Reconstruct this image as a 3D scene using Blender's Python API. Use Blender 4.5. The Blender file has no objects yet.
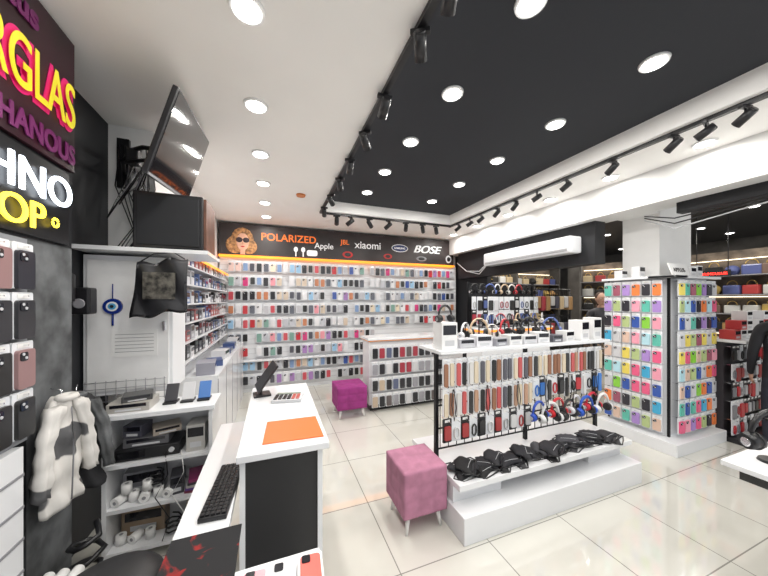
import bpy,bmesh,math,random
from mathutils import Vector,Matrix
random.seed(7)
sc=bpy.context.scene
COL=sc.collection
try: sc.view_settings.view_transform='Standard'
except Exception: pass
MATS={}
def mat(name,c=(.8,.8,.8),rough=.5,metal=0,emit=0,oc=False,var=0,vs=8,coat=0,alpha=1):
    if name in MATS: return MATS[name]
    m=bpy.data.materials.new(name); m.use_nodes=True
    nt=m.node_tree; b=nt.nodes['Principled BSDF']
    b.inputs['Base Color'].default_value=(*c,1)
    b.inputs['Roughness'].default_value=rough
    b.inputs['Metallic'].default_value=metal
    b.inputs['Coat Weight'].default_value=coat
    b.inputs['Alpha'].default_value=alpha
    if emit:
        b.inputs['Emission Color'].default_value=(*c,1); b.inputs['Emission Strength'].default_value=emit
    if oc:
        oi=nt.nodes.new('ShaderNodeObjectInfo'); nt.links.new(oi.outputs['Color'],b.inputs['Base Color'])
    if var:
        tc=nt.nodes.new('ShaderNodeTexCoord'); n=nt.nodes.new('ShaderNodeTexNoise'); n.inputs['Scale'].default_value=vs
        n.inputs['Detail'].default_value=4
        r=nt.nodes.new('ShaderNodeValToRGB')
        r.color_ramp.elements[0].position=.35; r.color_ramp.elements[1].position=.65
        r.color_ramp.elements[0].color=(*[max(0,x*(1-var)) for x in c],1)
        r.color_ramp.elements[1].color=(*[min(1,x*(1+var)) for x in c],1)
        nt.links.new(tc.outputs['Object'],n.inputs['Vector']); nt.links.new(n.outputs['Fac'],r.inputs['Fac'])
        nt.links.new(r.outputs['Color'],b.inputs['Base Color'])
    MATS[name]=m; return m

class G:
    def __init__(s): s.bm=bmesh.new(); s.m=[]
    def mi(s,m):
        if m not in s.m: s.m.append(m)
        return s.m.index(m)
    def _add(s,t,m,smooth=False,M=None):
        i=s.mi(m)
        for f in t.faces:
            f.material_index=i
            if smooth=='side': f.smooth=len(f.verts)==4
            else: f.smooth=bool(smooth)
        if M is not None: bmesh.ops.transform(t,matrix=M,verts=t.verts)
        me=bpy.data.meshes.new('t'); t.to_mesh(me); t.free(); s.bm.from_mesh(me); bpy.data.meshes.remove(me)
        return s
    def box(s,x0,x1,y0,y1,z0,z1,m,bev=0,M=None):
        t=bmesh.new(); bmesh.ops.create_cube(t,size=1)
        for v in t.verts: v.co=Vector(((x0+x1)/2+v.co.x*(x1-x0),(y0+y1)/2+v.co.y*(y1-y0),(z0+z1)/2+v.co.z*(z1-z0)))
        if bev: bmesh.ops.bevel(t,geom=list(t.edges),offset=bev,segments=2,affect='EDGES',profile=.6)
        return s._add(t,m,False,M)
    def cyl(s,p0,p1,r0,r1,m,seg=14,smooth='side'):
        p0=Vector(p0);p1=Vector(p1);d=p1-p0
        t=bmesh.new(); bmesh.ops.create_cone(t,cap_ends=True,segments=seg,radius1=r0,radius2=r1,depth=d.length)
        M=Matrix.Translation((p0+p1)/2)@d.to_track_quat('Z','Y').to_matrix().to_4x4()
        return s._add(t,m,smooth,M)
    def ell(s,c,rx,ry,rz,m,u=14,v=9,M=None):
        t=bmesh.new(); bmesh.ops.create_uvsphere(t,u_segments=u,v_segments=v,radius=1)
        T=Matrix.Translation(c)@(M if M is not None else Matrix())@Matrix.Diagonal((rx,ry,rz,1))
        return s._add(t,m,True,T)
    def rr(s,w,h,r,cx,cz,y0,y1,m,seg=3,M=None):
        t=bmesh.new(); ps=[]
        for (sx,sz,a0) in ((1,1,0),(-1,1,90),(-1,-1,180),(1,-1,270)):
            for k in range(seg+1):
                a=math.radians(a0+90*k/seg)
                ps.append((cx+sx*(w/2-r)+r*math.cos(a),cz+sz*(h/2-r)+r*math.sin(a)))
        a=[t.verts.new((x,y0,z)) for x,z in ps]; b=[t.verts.new((x,y1,z)) for x,z in ps]
        t.faces.new(a); t.faces.new(b[::-1]); n=len(ps)
        for i in range(n): t.faces.new((a[i],b[i],b[(i+1)%n],a[(i+1)%n])[::-1])
        bmesh.ops.recalc_face_normals(t,faces=t.faces)
        return s._add(t,m,False,M)
    def tube(s,pts,r,m,seg=6,closed=False):
        t=bmesh.new(); pts=[Vector(p) for p in pts]; n=len(pts); rings=[]
        for i,p in enumerate(pts):
            if closed: d=pts[(i+1)%n]-pts[i-1]
            else: d=pts[min(i+1,n-1)]-pts[max(i-1,0)]
            q=d.to_track_quat('Z','Y')
            rad=r[i] if isinstance(r,(list,tuple)) else r
            rings.append([t.verts.new(p+q@Vector((rad*math.cos(2*math.pi*k/seg),rad*math.sin(2*math.pi*k/seg),0))) for k in range(seg)])
        for i in range(n if closed else n-1):
            a=rings[i];b=rings[(i+1)%n]
            for k in range(seg): t.faces.new((a[k],a[(k+1)%seg],b[(k+1)%seg],b[k]))
        if not closed: t.faces.new(rings[0][::-1]); t.faces.new(rings[-1])
        bmesh.ops.recalc_face_normals(t,faces=t.faces)
        return s._add(t,m,True)
    def poly(s,pts,m,depth=None):
        t=bmesh.new(); vs=[t.verts.new(p) for p in pts]; f=t.faces.new(vs)
        if depth:
            r=bmesh.ops.extrude_face_region(t,geom=[f]); 
            for v in r['geom']:
                if isinstance(v,bmesh.types.BMVert): v.co+=Vector(depth)
            bmesh.ops.recalc_face_normals(t,faces=t.faces)
        return s._add(t,m)
    def obj(s,name,parent=None,local=False,label=None,cat=None,group=None,kind=None,loc=None,rz=0,color=None):
        me=bpy.data.meshes.new(name)
        o=Vector((0,0,0))
        if not local and len(s.bm.verts):
            xs=[v.co.x for v in s.bm.verts];ys=[v.co.y for v in s.bm.verts];zs=[v.co.z for v in s.bm.verts]
            o=Vector(((min(xs)+max(xs))/2,(min(ys)+max(ys))/2,min(zs)))
            bmesh.ops.translate(s.bm,verts=s.bm.verts,vec=-o)
        s.bm.to_mesh(me); s.bm.free()
        for m in s.m: me.materials.append(m)
        ob=bpy.data.objects.new(name,me); COL.objects.link(ob)
        ob.location=o
        if loc is not None: ob.location=loc
        if rz: ob.rotation_euler=(0,0,rz)
        if parent is not None:
            ob.parent=parent
            if not local: ob.location=o-parent.location
        props(ob,label,cat,group,kind)
        if color: ob.color=(*color,1)
        return ob
def props(ob,label=None,cat=None,group=None,kind=None):
    if label: ob['label']=label
    if cat: ob['category']=cat
    if group: ob['group']=group
    if kind: ob['kind']=kind
def empty(name,loc,label,cat,group=None,rz=0):
    e=bpy.data.objects.new(name,None); e.empty_display_size=.05; COL.objects.link(e); e.location=loc; e.rotation_euler=(0,0,rz)
    props(e,label,cat,group); return e
def cp(o,loc,rz=0,color=None,group=None,label=None,rot=None,scale=None):
    n=o.copy(); COL.objects.link(n); n.location=loc; n.rotation_euler=rot if rot else (0,0,rz)
    if color: n.color=(*color,1)
    if group: n['group']=group
    if label: n['label']=label
    if scale: n.scale=(scale,)*3 if not isinstance(scale,tuple) else scale
    def rec(src,dst):
        for c in src.children:
            k=c.copy(); COL.objects.link(k); k.parent=dst
            if color: k.color=(*color,1)
            rec(c,k)
    rec(o,n); return n
def kill(o):
    for c in list(o.children): kill(c)
    bpy.data.objects.remove(o)
def text(s,size,loc,rot,m,parent=None,align='LEFT',ext=.002,off=0,name='lettering',shear=0,sx=1,label=None):
    cu=bpy.data.curves.new('t','FONT'); cu.body=s; cu.size=size; cu.extrude=ext; cu.offset=off; cu.align_x=align; cu.shear=shear
    tmp=bpy.data.objects.new('t',cu); COL.objects.link(tmp); bpy.context.view_layer.update()
    dg=bpy.context.evaluated_depsgraph_get()
    me=bpy.data.meshes.new_from_object(tmp.evaluated_get(dg)); bpy.data.objects.remove(tmp)
    me.materials.clear(); me.materials.append(m)
    ob=bpy.data.objects.new(name,me); COL.objects.link(ob); ob.location=loc; ob.rotation_euler=rot; ob.scale=(sx,1,1)
    if parent: ob.parent=parent; ob.location=Vector(loc)-parent.location
    if label: ob['label']=label
    return ob
R=math.radians
# ---------- materials
white=mat('white_paint',(.82,.82,.81),.6,var=.03,vs=3)
beamw=mat('beam_paint',(.76,.76,.75),.7,var=.04,vs=3)
ceilw=mat('ceiling_white',(.93,.92,.90),.8,var=.015,vs=2)
lam=mat('white_laminate',(.79,.80,.82),.2,coat=.3)
panelw=mat('panel_white',(.78,.79,.81),.45)
black=mat('black_paint',(.008,.009,.012),.6)
charc=mat('charcoal_ceiling',(.022,.025,.032),.75)
blk=mat('black_plastic',(.012,.012,.014),.35)
blkg=mat('black_gloss',(.006,.006,.008),.08,coat=.5)
blkm=mat('black_metal',(.02,.02,.022),.4,metal=.6)
grey=mat('grey_plastic',(.25,.25,.27),.5)
lgrey=mat('light_grey',(.55,.56,.58),.5)
chrome=mat('chrome',(.8,.8,.82),.15,metal=1)
conc=mat('concrete',(.10,.105,.11),.85,var=.5,vs=7)
orange=mat('orange_strip',(1,.30,.02),.4,emit=1.2)
orangep=mat('orange_paper',(.95,.16,.03),.5)
occol=mat('item_colour',rough=.3,oc=True)
occloth=mat('item_cloth',rough=.7,oc=True)
pap=mat('paper',(.8,.8,.79),.7)
lens=mat('lens_black',(.01,.01,.015),.1)
glowm=mat('lamp_glow',(1,.98,.94),.5,emit=14)
clear=mat('blister',(.78,.80,.83),.1)
def tiles():
    m=bpy.data.materials.new('floor_tiles'); m.use_nodes=True; nt=m.node_tree; b=nt.nodes['Principled BSDF']
    tc=nt.nodes.new('ShaderNodeTexCoord'); br=nt.nodes.new('ShaderNodeTexBrick')
    br.offset=0; br.inputs['Scale'].default_value=1; br.inputs['Brick Width'].default_value=.6; br.inputs['Row Height'].default_value=.6
    br.inputs['Mortar Size'].default_value=.0035; br.inputs['Mortar Smooth'].default_value=.1
    br.inputs['Color1'].default_value=(.76,.745,.68,1); br.inputs['Color2'].default_value=(.72,.705,.64,1); br.inputs['Mortar'].default_value=(.32,.31,.28,1)
    n=nt.nodes.new('ShaderNodeTexNoise'); n.inputs['Scale'].default_value=2.5; n.inputs['Detail'].default_value=5
    mx=nt.nodes.new('ShaderNodeMixRGB'); mx.blend_type='MULTIPLY'; mx.inputs['Fac'].default_value=.18
    nt.links.new(tc.outputs['Object'],br.inputs['Vector']); nt.links.new(tc.outputs['Object'],n.inputs['Vector'])
    nt.links.new(br.outputs['Color'],mx.inputs['Color1']); nt.links.new(n.outputs['Fac'],mx.inputs['Color2'])
    nt.links.new(mx.outputs['Color'],b.inputs['Base Color']); b.inputs['Roughness'].default_value=.05
    b.inputs['Coat Weight'].default_value=1; b.inputs['Coat Roughness'].default_value=.02; b.inputs['Specular IOR Level'].default_value=.8
    return m
g=G(); g.box(-1.3,11,-2.5,9,-.1,0,tiles()); g.obj('floor',label='glossy cream square floor tiles with thin grey joints',cat='floor',kind='structure')
# ---------- structure
g=G()
g.box(-1.4,-.93,-2.5,1.60,0,3,black); g.box(-1.4,-.93,1.60,1.88,1.75,3,black); g.box(-1.4,-.93,1.60,1.88,0,1.75,conc)
g.box(-1.4,-1.1,1.88,2.62,0,3,black)
g.box(-1.4,-.83,2.62,5.4,0,3,white)
g.obj('wall_left',label='side wall in black and white paint with concrete column',cat='wall',kind='structure')
g=G(); g.box(-.83,3.75,5.3,5.45,0,3,white); g.obj('wall_back',label='white rear wall behind the case display',cat='wall',kind='structure')
g=G()
g.box(-1.4,.65,-2.5,5.3,2.75,3,ceilw); g.box(.65,2.72,4.1,5.3,2.75,3,ceilw); g.box(2.72,3.75,-2.5,5.3,2.75,3,ceilw)
g.box(.64,2.73,-2.5,4.11,2.9,3.0,charc)
g.obj('ceiling',label='white ceiling with a black rectangular recess',cat='ceiling',kind='structure')
g=G()
g.box(3.4,3.75,-2.5,5.3,2.43,2.75,beamw)
g.box(3.85,4.45,1.85,2.2,0,2.75,white); g.box(3.75,3.86,1.85,2.2,2.43,2.75,beamw)
g.box(3.52,3.7,2.3,5.0,1.93,2.43,black); g.box(3.66,3.75,4.3,5.3,0,2.43,black)
g.box(3.6,3.7,-2.5,1.6,2.33,2.43,black)
g.obj('wall_right',label='white beam and square pillar over the open shop front',cat='wall',kind='structure')
arc=mat('arcade_ceiling',(.03,.03,.032),.6)
g=G(); g.box(3.75,11,-2.5,9,2.95,3.1,arc); g.obj('ceiling.001',label='dark arcade ceiling outside the shop',cat='ceiling',kind='structure')
dk=mat('dark_wall',(.08,.075,.07),.7,var=.4,vs=2)
g=G(); g.box(3.75,11,8,8.2,0,3,dk); g.obj('wall_arcade',label='dark arcade wall',cat='wall',kind='structure')
g=G(); g.box(10.2,10.4,-2.5,8,0,3,dk); g.obj('wall_outer',label='dark arcade wall opposite the shop',cat='wall',kind='structure')
# ---------- lights
trim=mat('lamp_trim',(.85,.85,.85),.4)
g=G(); g.cyl((0,0,-.012),(0,0,0),.070,.074,trim,24)
dl=empty('downlight',(0,0,0),'round white recessed ceiling downlight, lit','ceiling light','ceiling downlights')
g.obj('ring',dl,local=True)
g=G(); g.cyl((0,0,-.015),(0,0,-.0121),.056,.056,glowm,24); g.obj('lens',dl,local=True)
def lamp(x,y,z,p=5,c=(1,.97,.92)):
    l=bpy.data.lights.new('downlight_or_fill_lamp','AREA'); l.shape='DISK'; l.size=.12; l.energy=p; l.color=c
    o=bpy.data.objects.new('downlight_or_fill_lamp',l); COL.objects.link(o); o.location=(x,y,z-.02); return o
P=6.0
for k in range(-3,6): 
    y=1.37+.66*k
    cp(dl,(-.107,y,2.75),group='ceiling downlights'); lamp(-.107,y,2.75,P)
for k in range(-3,5):
    y=1.03+.64*k
    for x in (1.13,2.09):
        cp(dl,(x,y,2.9),group='ceiling downlights'); lamp(x,y,2.9,P)
for k in range(-3,6):
    y=1.25+.69*k
    cp(dl,(3.2,y,2.75),group='ceiling downlights'); lamp(3.2,y,2.75,P*.8)
w=bpy.data.worlds.new('world'); sc.world=w; w.use_nodes=True
w.node_tree.nodes['Background'].inputs['Color'].default_value=(.95,.97,1,1); w.node_tree.nodes['Background'].inputs['Strength'].default_value=1.15
for (x,y) in ((5.0,3.4),(6.3,2.2),(6.9,4.6),(5.0,5.0),(8.6,4.0),(6.3,.8)):
    l=lamp(x,y,2.95,26,(1,.94,.85)); l.data.size=.35  # fill lamps added to brighten the arcade, apart from any downlight fitting
for i in range(5):
    for j in range(6): 
        cp(dl,(4.6+1.15*i,1.1+1.05*j,2.95),group='added arcade downlights')  # glowing ceiling discs added to make the arcade brighter
kill(dl)
g=G(); g.cyl((.3,3.57,2.73),(.3,3.57,2.75),.05,.055,mat('brown_orange',(.6,.2,.06),.4),20); g.obj('smoke_detector',label='small round orange-brown ceiling detector',cat='smoke detector')
def track(p0,p1,horiz):
    g=G()
    if horiz: g.box(p0[0],p1[0],p0[1]-.017,p0[1]+.017,2.724,2.751,blk)
    else: g.box(p0[0]-.017,p0[0]+.017,p0[1],p1[1],2.724,2.751,blk)
    g.obj('light_track',label='black ceiling track rail at the recess edge',cat='light track',group='ceiling tracks')
track((.62,-1),(.62,4.16),0); track((2.78,-1),(2.78,4.2),0); track((.64,4.16),(2.76,4.16),1)
sp=empty('track_spotlight',(0,0,0),'black cylindrical track spotlight','spotlight','track spotlights')
g=G(); g.box(-.014,.014,-.05,.05,-.024,.0,blk,.003); g.cyl((0,0,-.022),(0,0,-.07),.007,.007,blk,8); g.obj('adapter',sp,local=True)
g=G(); g.cyl((-.045,0,-.055),(.055,0,-.115),.031,.033,blk,18); g.cyl((-.052,0,-.0508),(-.045,0,-.055),.025,.031,blk,18); g.obj('lamp_head',sp,local=True)
g=G(); g.cyl((.0552,0,-.1151),(.056,0,-.1156),.026,.026,mat('spot_lens',(.06,.06,.06),.2),18); g.obj('lens',sp,local=True)
for y in (.93,1.17,1.62,2.02,2.46,2.88,3.37,3.85): cp(sp,(.62,y,2.726),R(random.uniform(50,110)),group='track spotlights',scale=.9)
for y in (.9,1.08,1.25,1.67,2.1,2.45,2.77,3.08,3.4,3.65,3.95): cp(sp,(2.78,y,2.726),R(random.uniform(75,140)),group='track spotlights',scale=.85)
for x in (.85,1.05,1.35,1.65,1.95,2.25,2.5): cp(sp,(x,4.16,2.726),R(90+random.uniform(-50,50)),group='track spotlights')
kill(sp)
# ---------- packs
def pack(name,w,h,label,cat,case_w,case_h,black_card=False,cam=True,cable=False):
    g=G(); cd=blk if black_card else clear
    g.rr(w,h,.008,0,-h/2+.015,-.004,.004,cd)
    g.box(-w*.28,w*.28,-.006,-.0035,-.010,.008,pap)
    if cable:
        pts=[(case_w*.36*math.cos(a)*(1 if k%2 else .85),-.012,-h/2-.01+case_h*.38*math.sin(a)) for k,a in enumerate([i*math.pi/6 for i in range(12)])]
        g.tube(pts,.006,occol,5,True)
    else:
        g.rr(case_w,case_h,.012,0,-h/2-.002,-.016,-.003,occol)
        if cam:
            g.rr(case_w*.42,case_w*.42,.008,-case_w*.2,-h/2-.002+case_h*.33,-.019,-.015,lens)
            g.cyl((-case_w*.28,-.019,-h/2+case_h*.38),(-case_w*.28,-.021,-h/2+case_h*.38),.006,.006,lgrey,8)
            g.cyl((-case_w*.12,-.019,-h/2+case_h*.28),(-case_w*.12,-.021,-h/2+case_h*.28),.006,.006,lgrey,8)
    return g.obj(name,local=True,label=label,cat=cat)
pal_back=[(.75,.75,.77)]*3+[(.5,.51,.55)]*2+[(.02,.02,.025)]*7+[(.12,.13,.16)]*3+[(.5,.03,.04),(.75,.3,.35),(.05,.1,.35),(.7,.5,.45),(.2,.35,.3),(.35,.2,.45),(.75,.65,.5),(.3,.5,.7),(.6,.05,.2),(.6,.5,.4)]
pk=pack('phone_case_pack',.092,.2,'carded phone case hanging on a wall hook','phone case',.074,.145)
wc=pack('plain_phone_case_pack',.09,.2,'carded dark plain-back phone case hanging on a counter hook','wallet case',.072,.145,cam=False)  # phone cases as well, drawn with a plain back
spp=pack('slim_phone_case_pack',.088,.2,'carded slim phone case hanging on a wall hook','screen protector',.066,.135,cam=False)  # also phone cases, slimmer and without the camera block
# back display wall
dw=empty('display_wall',(1.35,5.2,0),'white wall display panel full of hooks for phone cases','display panel')
g=G(); g.box(-.8,3.6,5.2,5.3,0,2.2,panelw)
for k in range(27): g.box(-.8,3.6,5.196,5.2,.06+.08*k,.066+.08*k,lgrey)
g.obj('panel',dw)
g=G(); g.box(-.8,3.5,5.1,5.2,2.18,2.215,orange); g.obj('light_strip',dw,label='glowing orange strip')
g=G(); g.box(-.8,3.6,5.05,5.2,.515,.53,lam,.003); g.obj('shelf',dw)
pts=[]
for k in range(9):
    zt=2.12-.228*k
    for i in range(41):
        x=-.63+.102*i
        if zt<1.0 and x>1.75: continue
        if random.random()<.02: continue
        pts.append((x,zt))
        if (i*7+k*3)%5 in (0,2): cp(pk,(x+random.uniform(-.005,.005),5.13,zt),random.uniform(-.1,.1),random.choice(pal_back),'phone cases on the rear wall',scale=(1,1,random.uniform(.88,.97)))
        elif (i*7+k*3)%5==3: cp(wc,(x+random.uniform(-.005,.005),5.13,zt),random.uniform(-.1,.1),random.choice(pal_back),'plain-back phone cases on the rear wall',label='carded plain-back phone case hanging on a wall hook',scale=(1,1,random.uniform(.85,.96)))
        else: cp(spp,(x+random.uniform(-.005,.005),5.13,zt),random.uniform(-.1,.1),random.choice([(.5,.5,.53),(.7,.7,.72),(.08,.08,.1),(.03,.03,.03),(.5,.2,.1),(.2,.3,.5),(.55,.08,.1),(.02,.02,.02)]),'slim phone cases on the rear wall',scale=(1,1,random.uniform(.82,.96)))
def hooks(pts,y0,y1,axis,par,base=0):
    g=G()
    for p in pts:
        if axis=='y': g.box(p[0]-.0025,p[0]+.0025,y0,y1,p[1]-.0025,p[1]+.0025,chrome)
        else: g.box(y0,y1,p[0]-.0025,p[0]+.0025,p[1]-.0025,p[1]+.0025,chrome)
    return g.obj('hooks',par,kind='stuff')
hooks(pts,5.105,5.2,'y',dw)
# banner
bn=empty('shop_banner',(1.35,5.14,2.22),'long dark printed banner with brand lettering above the display','sign')
g=G(); g.box(-.8,3.5,5.14,5.295,2.22,2.72,mat('banner_dark',(.03,.022,.022),.4,var=.5,vs=1.5)); g.obj('board',bn)
F=(R(90),0,0); wl=mat('letter_white',(.8,.8,.8),.5,emit=.3); ol=mat('letter_orange',(.95,.2,.03),.5,emit=.3)
text('POLARIZED',.17,(-.2,5.135,2.48),F,ol,bn,off=.002)
text('Apple',.14,(.66,5.135,2.40),F,wl,bn,off=.001)
text('JBL',.12,(1.12,5.135,2.50),F,ol,bn,off=.001)
text('xiaomi',.19,(1.38,5.135,2.45),F,wl,bn,off=.002)
text('BOSE',.21,(2.56,5.135,2.44),F,wl,bn,off=.001,shear=.35,sx=1.2)
text('BOSE',.21,(2.575,5.134,2.44),F,wl,bn,off=.001,shear=.35,sx=1.2)
skin=mat('skin_print',(.70,.40,.28),.6,var=.12,vs=9); hairp=mat('hair_print',(.40,.20,.08),.6,var=.6,vs=22); sung=mat('sunglass_print',(.03,.015,.02),.3,var=.8,vs=8); redp=mat('red_print',(.5,.03,.03),.5)
g=G()
g.ell((-.47,5.137,2.46),.17,.003,.2,hairp); g.ell((-.57,5.137,2.38),.14,.003,.14,hairp); g.ell((-.37,5.137,2.36),.12,.003,.12,hairp)
g.ell((-.465,5.133,2.43),.095,.003,.14,skin); g.box(-.5,-.43,5.133,5.138,2.23,2.33,skin)
g.ell((-.515,5.130,2.46),.05,.002,.042,sung); g.ell((-.415,5.130,2.46),.05,.002,.042,sung); g.box(-.48,-.455,5.128,5.131,2.465,2.475,sung)
g.ell((-.465,5.13,2.41),.014,.002,.022,mat('nose_print',(.55,.28,.18),.6)); g.ell((-.465,5.13,2.355),.03,.002,.011,redp)
g.ell((-.47,5.129,2.60),.12,.002,.035,hairp)
g.obj('portrait_print',bn,label='printed woman with big sunglasses')
for dx in (0,.12):
    g=G(); g.ell((.35+dx,5.137,2.36),.035,.004,.045,wl); g.box(.34+dx,.36+dx,5.134,5.139,2.24,2.36,wl); g.obj('earbud_print',bn)
g=G(); g.rr(.18,.1,.03,.62,2.31,5.134,5.139,wl); g.obj('charging_case_print',bn)
g=G(); g.ell((2.28,5.137,2.5),.18,.003,.075,wl); g.ell((2.28,5.134,2.5),.165,.003,.062,mat('logo_blue',(.02,.04,.15),.5)); g.obj('oval_logo',bn)
text('SAMSUNG',.05,(2.16,5.129,2.483),F,wl,bn,off=.001)
for c in ((2.03,2.33,.09,.05,redp),(3.38,2.34,.07,.08,lgrey),(1.25,2.32,.1,.06,redp),(2.75,2.32,.12,.05,grey)):
    g=G(); g.ell((c[0],5.137,c[1]),c[2],.003,c[3],c[4]); g.ell((c[0],5.134,c[1]),c[2]*.6,.003,c[3]*.6,blk); g.obj('product_print',bn)
# ---------- mid display
md=empty('display_counter',(1.95,3.85,0),'low white display counter with hanging cases','display counter')
g=G(); g.box(1.2,2.7,3.72,4.02,.08,.94,panelw); g.box(1.22,2.68,3.74,4.0,0,.08,blk); g.obj('body',md)
g=G(); g.box(1.17,2.73,3.68,4.05,.955,.985,lam,.003); g.obj('worktop',md)
g=G(); g.box(1.18,2.72,3.69,4.04,.94,.955,mat('thin_orange',(.8,.3,.08),.5)); g.obj('edge_strip',md,label='thin orange edge strip')
pts=[]
for k in range(4):
    for i in range(13):
        x=1.26+.099*i; z=.88-.215*k; pts.append((x,z))
        cp(wc,(x,3.655,z),random.uniform(-.1,.1),random.choice([(.02,.02,.025)]*4+[(.3,.3,.33),(.1,.12,.2),(.35,.04,.06),(.6,.6,.62),(.12,.1,.1),(.5,.4,.3)]),'plain-back phone cases on the low counter',scale=(1,1,.93))
hooks(pts,3.63,3.72,'y',md)
def headphone():
    e=empty('headphones',(0,0,0),'over-ear headphones with padded ear cups','headphones')
    g=G(); pts=[(.078*math.cos(a),0,.06+.095*math.sin(a)) for a in [R(-12+204*i/16) for i in range(17)]]
    g.tube(pts,[.006+.006*math.sin(math.pi*i/16) for i in range(17)],occol,8); g.obj('headband',e,local=True)
    for s in (-1,1):
        g=G(); g.cyl((s*.07,0,.035),(s*.1,0,.03),.036,.030,occol,18); g.cyl((s*.1,0,.03),(s*.103,0,.03),.02,.016,chrome,14); g.obj('ear_cup',e,local=True)
        g=G(); g.cyl((s*.05,0,.035),(s*.07,0,.035),.03,.036,blk,18); g.obj('ear_cushion',e,local=True)
    return e
hp=headphone()
strap=pack('strap_pack',.05,.2,'narrow carded phone strap hanging on the grid','phone strap',.032,.165,cam=False)
cab=pack('cable_pack',.075,.17,'carded charging cable hanging on the grid','charging cable',.06,.11,cable=True)
box=pack('charger_pack',.075,.17,'carded small accessory pack hanging on the grid','accessory pack',.055,.10,black_card=True,cam=False)
hs=empty('headphone_stand',(0,0,0),'small black stand under headphones','stand')
g=G(); g.cyl((0,0,0),(0,0,.012),.05,.045,blk,18); g.obj('base',hs,local=True)
g=G(); g.cyl((0,0,.012),(0,0,.2),.007,.007,blkm,8); g.box(-.03,.03,-.015,.015,.2,.213,blk,.003); g.obj('post',hs,local=True)
cols=[(.02,.02,.02),(.7,.7,.72),(.45,.03,.04),(.03,.03,.03),(.6,.45,.3),(.02,.02,.02),(.1,.15,.4),(.7,.68,.65)]
names=['black','white','red','black','beige','black','blue','cream']
m2=empty('display_counter',(2.95,3.05,0),'white display counter with orange edge and black grid of headphones','display counter')
g=G(); g.box(2.4,3.55,2.92,3.22,0,1.10,panelw); g.obj('body',m2)
g=G(); g.box(2.38,3.57,2.9,3.24,1.10,1.125,orange); g.obj('edge_strip',m2,label='orange edge strip')
g=G(); g.box(2.37,3.58,2.89,3.25,1.125,1.15,lam,.003); g.obj('worktop',m2)
g=G()
for x in (2.4,2.97,3.54): g.box(x-.012,x+.012,3.19,3.21,1.15,1.74,blkm)
for z in (1.2,1.36,1.5,1.62,1.72): g.box(2.4,3.54,3.196,3.204,z-.004,z+.004,blkm)
g.box(2.41,3.53,3.204,3.21,1.15,1.72,blk)
g.obj('grid_frame',m2,label='black metal grid frame')
pts=[]
for i in range(9):
    x=2.47+.125*i; pts.append((x,1.68)); 
    cp(hp,(x,3.14,1.58),R(random.uniform(-20,20)),cols[(i*3)%8],'headphones on the counter grid',label=names[(i*3)%8]+' headphones hanging on the counter grid',scale=.85)
for i in range(13):
    x=2.44+.09*i; pts.append((x,1.53)); cp(random.choice([box,cab,spp]),(x,3.12,1.53),random.uniform(-.2,.2),random.choice([(.02,.02,.02),(.6,.6,.62),(.35,.03,.05),(.08,.12,.3),(.4,.3,.15),(.5,.5,.5)]),'packs on the counter grid')
    pts.append((x,1.35)); cp(random.choice([box,cab,spp]),(x,3.12,1.35),random.uniform(-.2,.2),random.choice([(.02,.02,.02),(.6,.6,.62),(.35,.03,.05),(.08,.12,.3),(.4,.3,.15)]),'packs on the counter grid')
hooks(pts,3.10,3.2,'y',m2)
def onstand(x,y,z,rz,i,grp,s=.85):
    cp(hs,(x,y,z),rz,group=grp+' stands',scale=s)
    cp(hp,(x,y,z+.058*s),rz,cols[i%8],grp,label=names[i%8]+' over-ear headphones on a display stand',scale=s)
for i in range(8): onstand(2.45+.145*i,2.97,1.15,R(random.uniform(-25,45)),i,'headphones on the orange-edged counter',.8)
# ---------- gondola
gd=empty('display_gondola',(1.95,1.75,0),'white stepped display stand with black grid of hanging accessories','display stand')
g=G(); g.box(1.08,2.82,1.47,2.25,0,.17,lam,.006); g.obj('plinth',gd)
g=G(); g.box(1.09,2.80,1.53,2.2,.29,.33,lam,.004); g.obj('shelf',gd)
for x in (1.3,2.6):
    g=G(); g.box(x-.2,x+.2,1.62,2.1,.17,.29,lam); g.obj('support',gd)
g=G()
for x in (1.12,1.98,2.85):
    g.box(x-.013,x+.013,1.85,1.876,.33 if x<2.8 else .17,1.11,blkm)
for z in (.4,.55,.72,.88,1.02): g.box(1.12,2.85,1.858,1.866,z-.005,z+.005,blkm)
for k in range(24): g.box(1.15+.072*k,1.154+.072*k,1.859,1.865,.4,1.02,blkm)
g.obj('grid_frame',gd,label='black metal grid frame')
g=G(); g.box(1.10,2.92,1.77,2.1,1.11,1.135,lam,.003); g.obj('top_shelf',gd)
pts=[]
pst=[(.7,.6,.45),(.3,.14,.08),(.55,.1,.1),(.03,.03,.03),(.65,.64,.62),(.5,.3,.2),(.1,.1,.12),(.03,.03,.03),(.02,.02,.02)]
for k in range(2):
    for i in range(32 if k==0 else 16):
        x=1.152+.0535*i; z=1.06-.215*k; pts.append((x,z)); cp(strap,(x,1.79+.008*(i%2),z),random.uniform(-.12,.12),random.choice(pst),'straps on the grid')
for i in range(12):
    x=2.02+.071*i; pts.append((x,.86)); cp((cab,box,strap)[i%3],(x,1.79+.008*(i%2),.85),random.uniform(-.15,.15),random.choice([(.7,.7,.7),(.03,.03,.03),(.03,.03,.03),(.5,.03,.04),(.05,.2,.6)]),'packs on the grid')
for i in range(11):
    x=1.165+.076*i; pts.append((x,.63)); cp((box,cab)[i%2],(x,1.79,.63),random.uniform(-.15,.15),random.choice([(.7,.7,.7),(.03,.03,.03),(.5,.5,.5),(.4,.05,.05)]),'low packs on the grid')
hc=[(.02,.08,.5),(.8,.8,.8),(.65,.02,.03),(.03,.03,.03),(.75,.75,.78),(.02,.1,.55),(.65,.02,.05),(.8,.8,.8)]
hn=['blue','white','red','black','white','blue','dark red','white']
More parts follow.
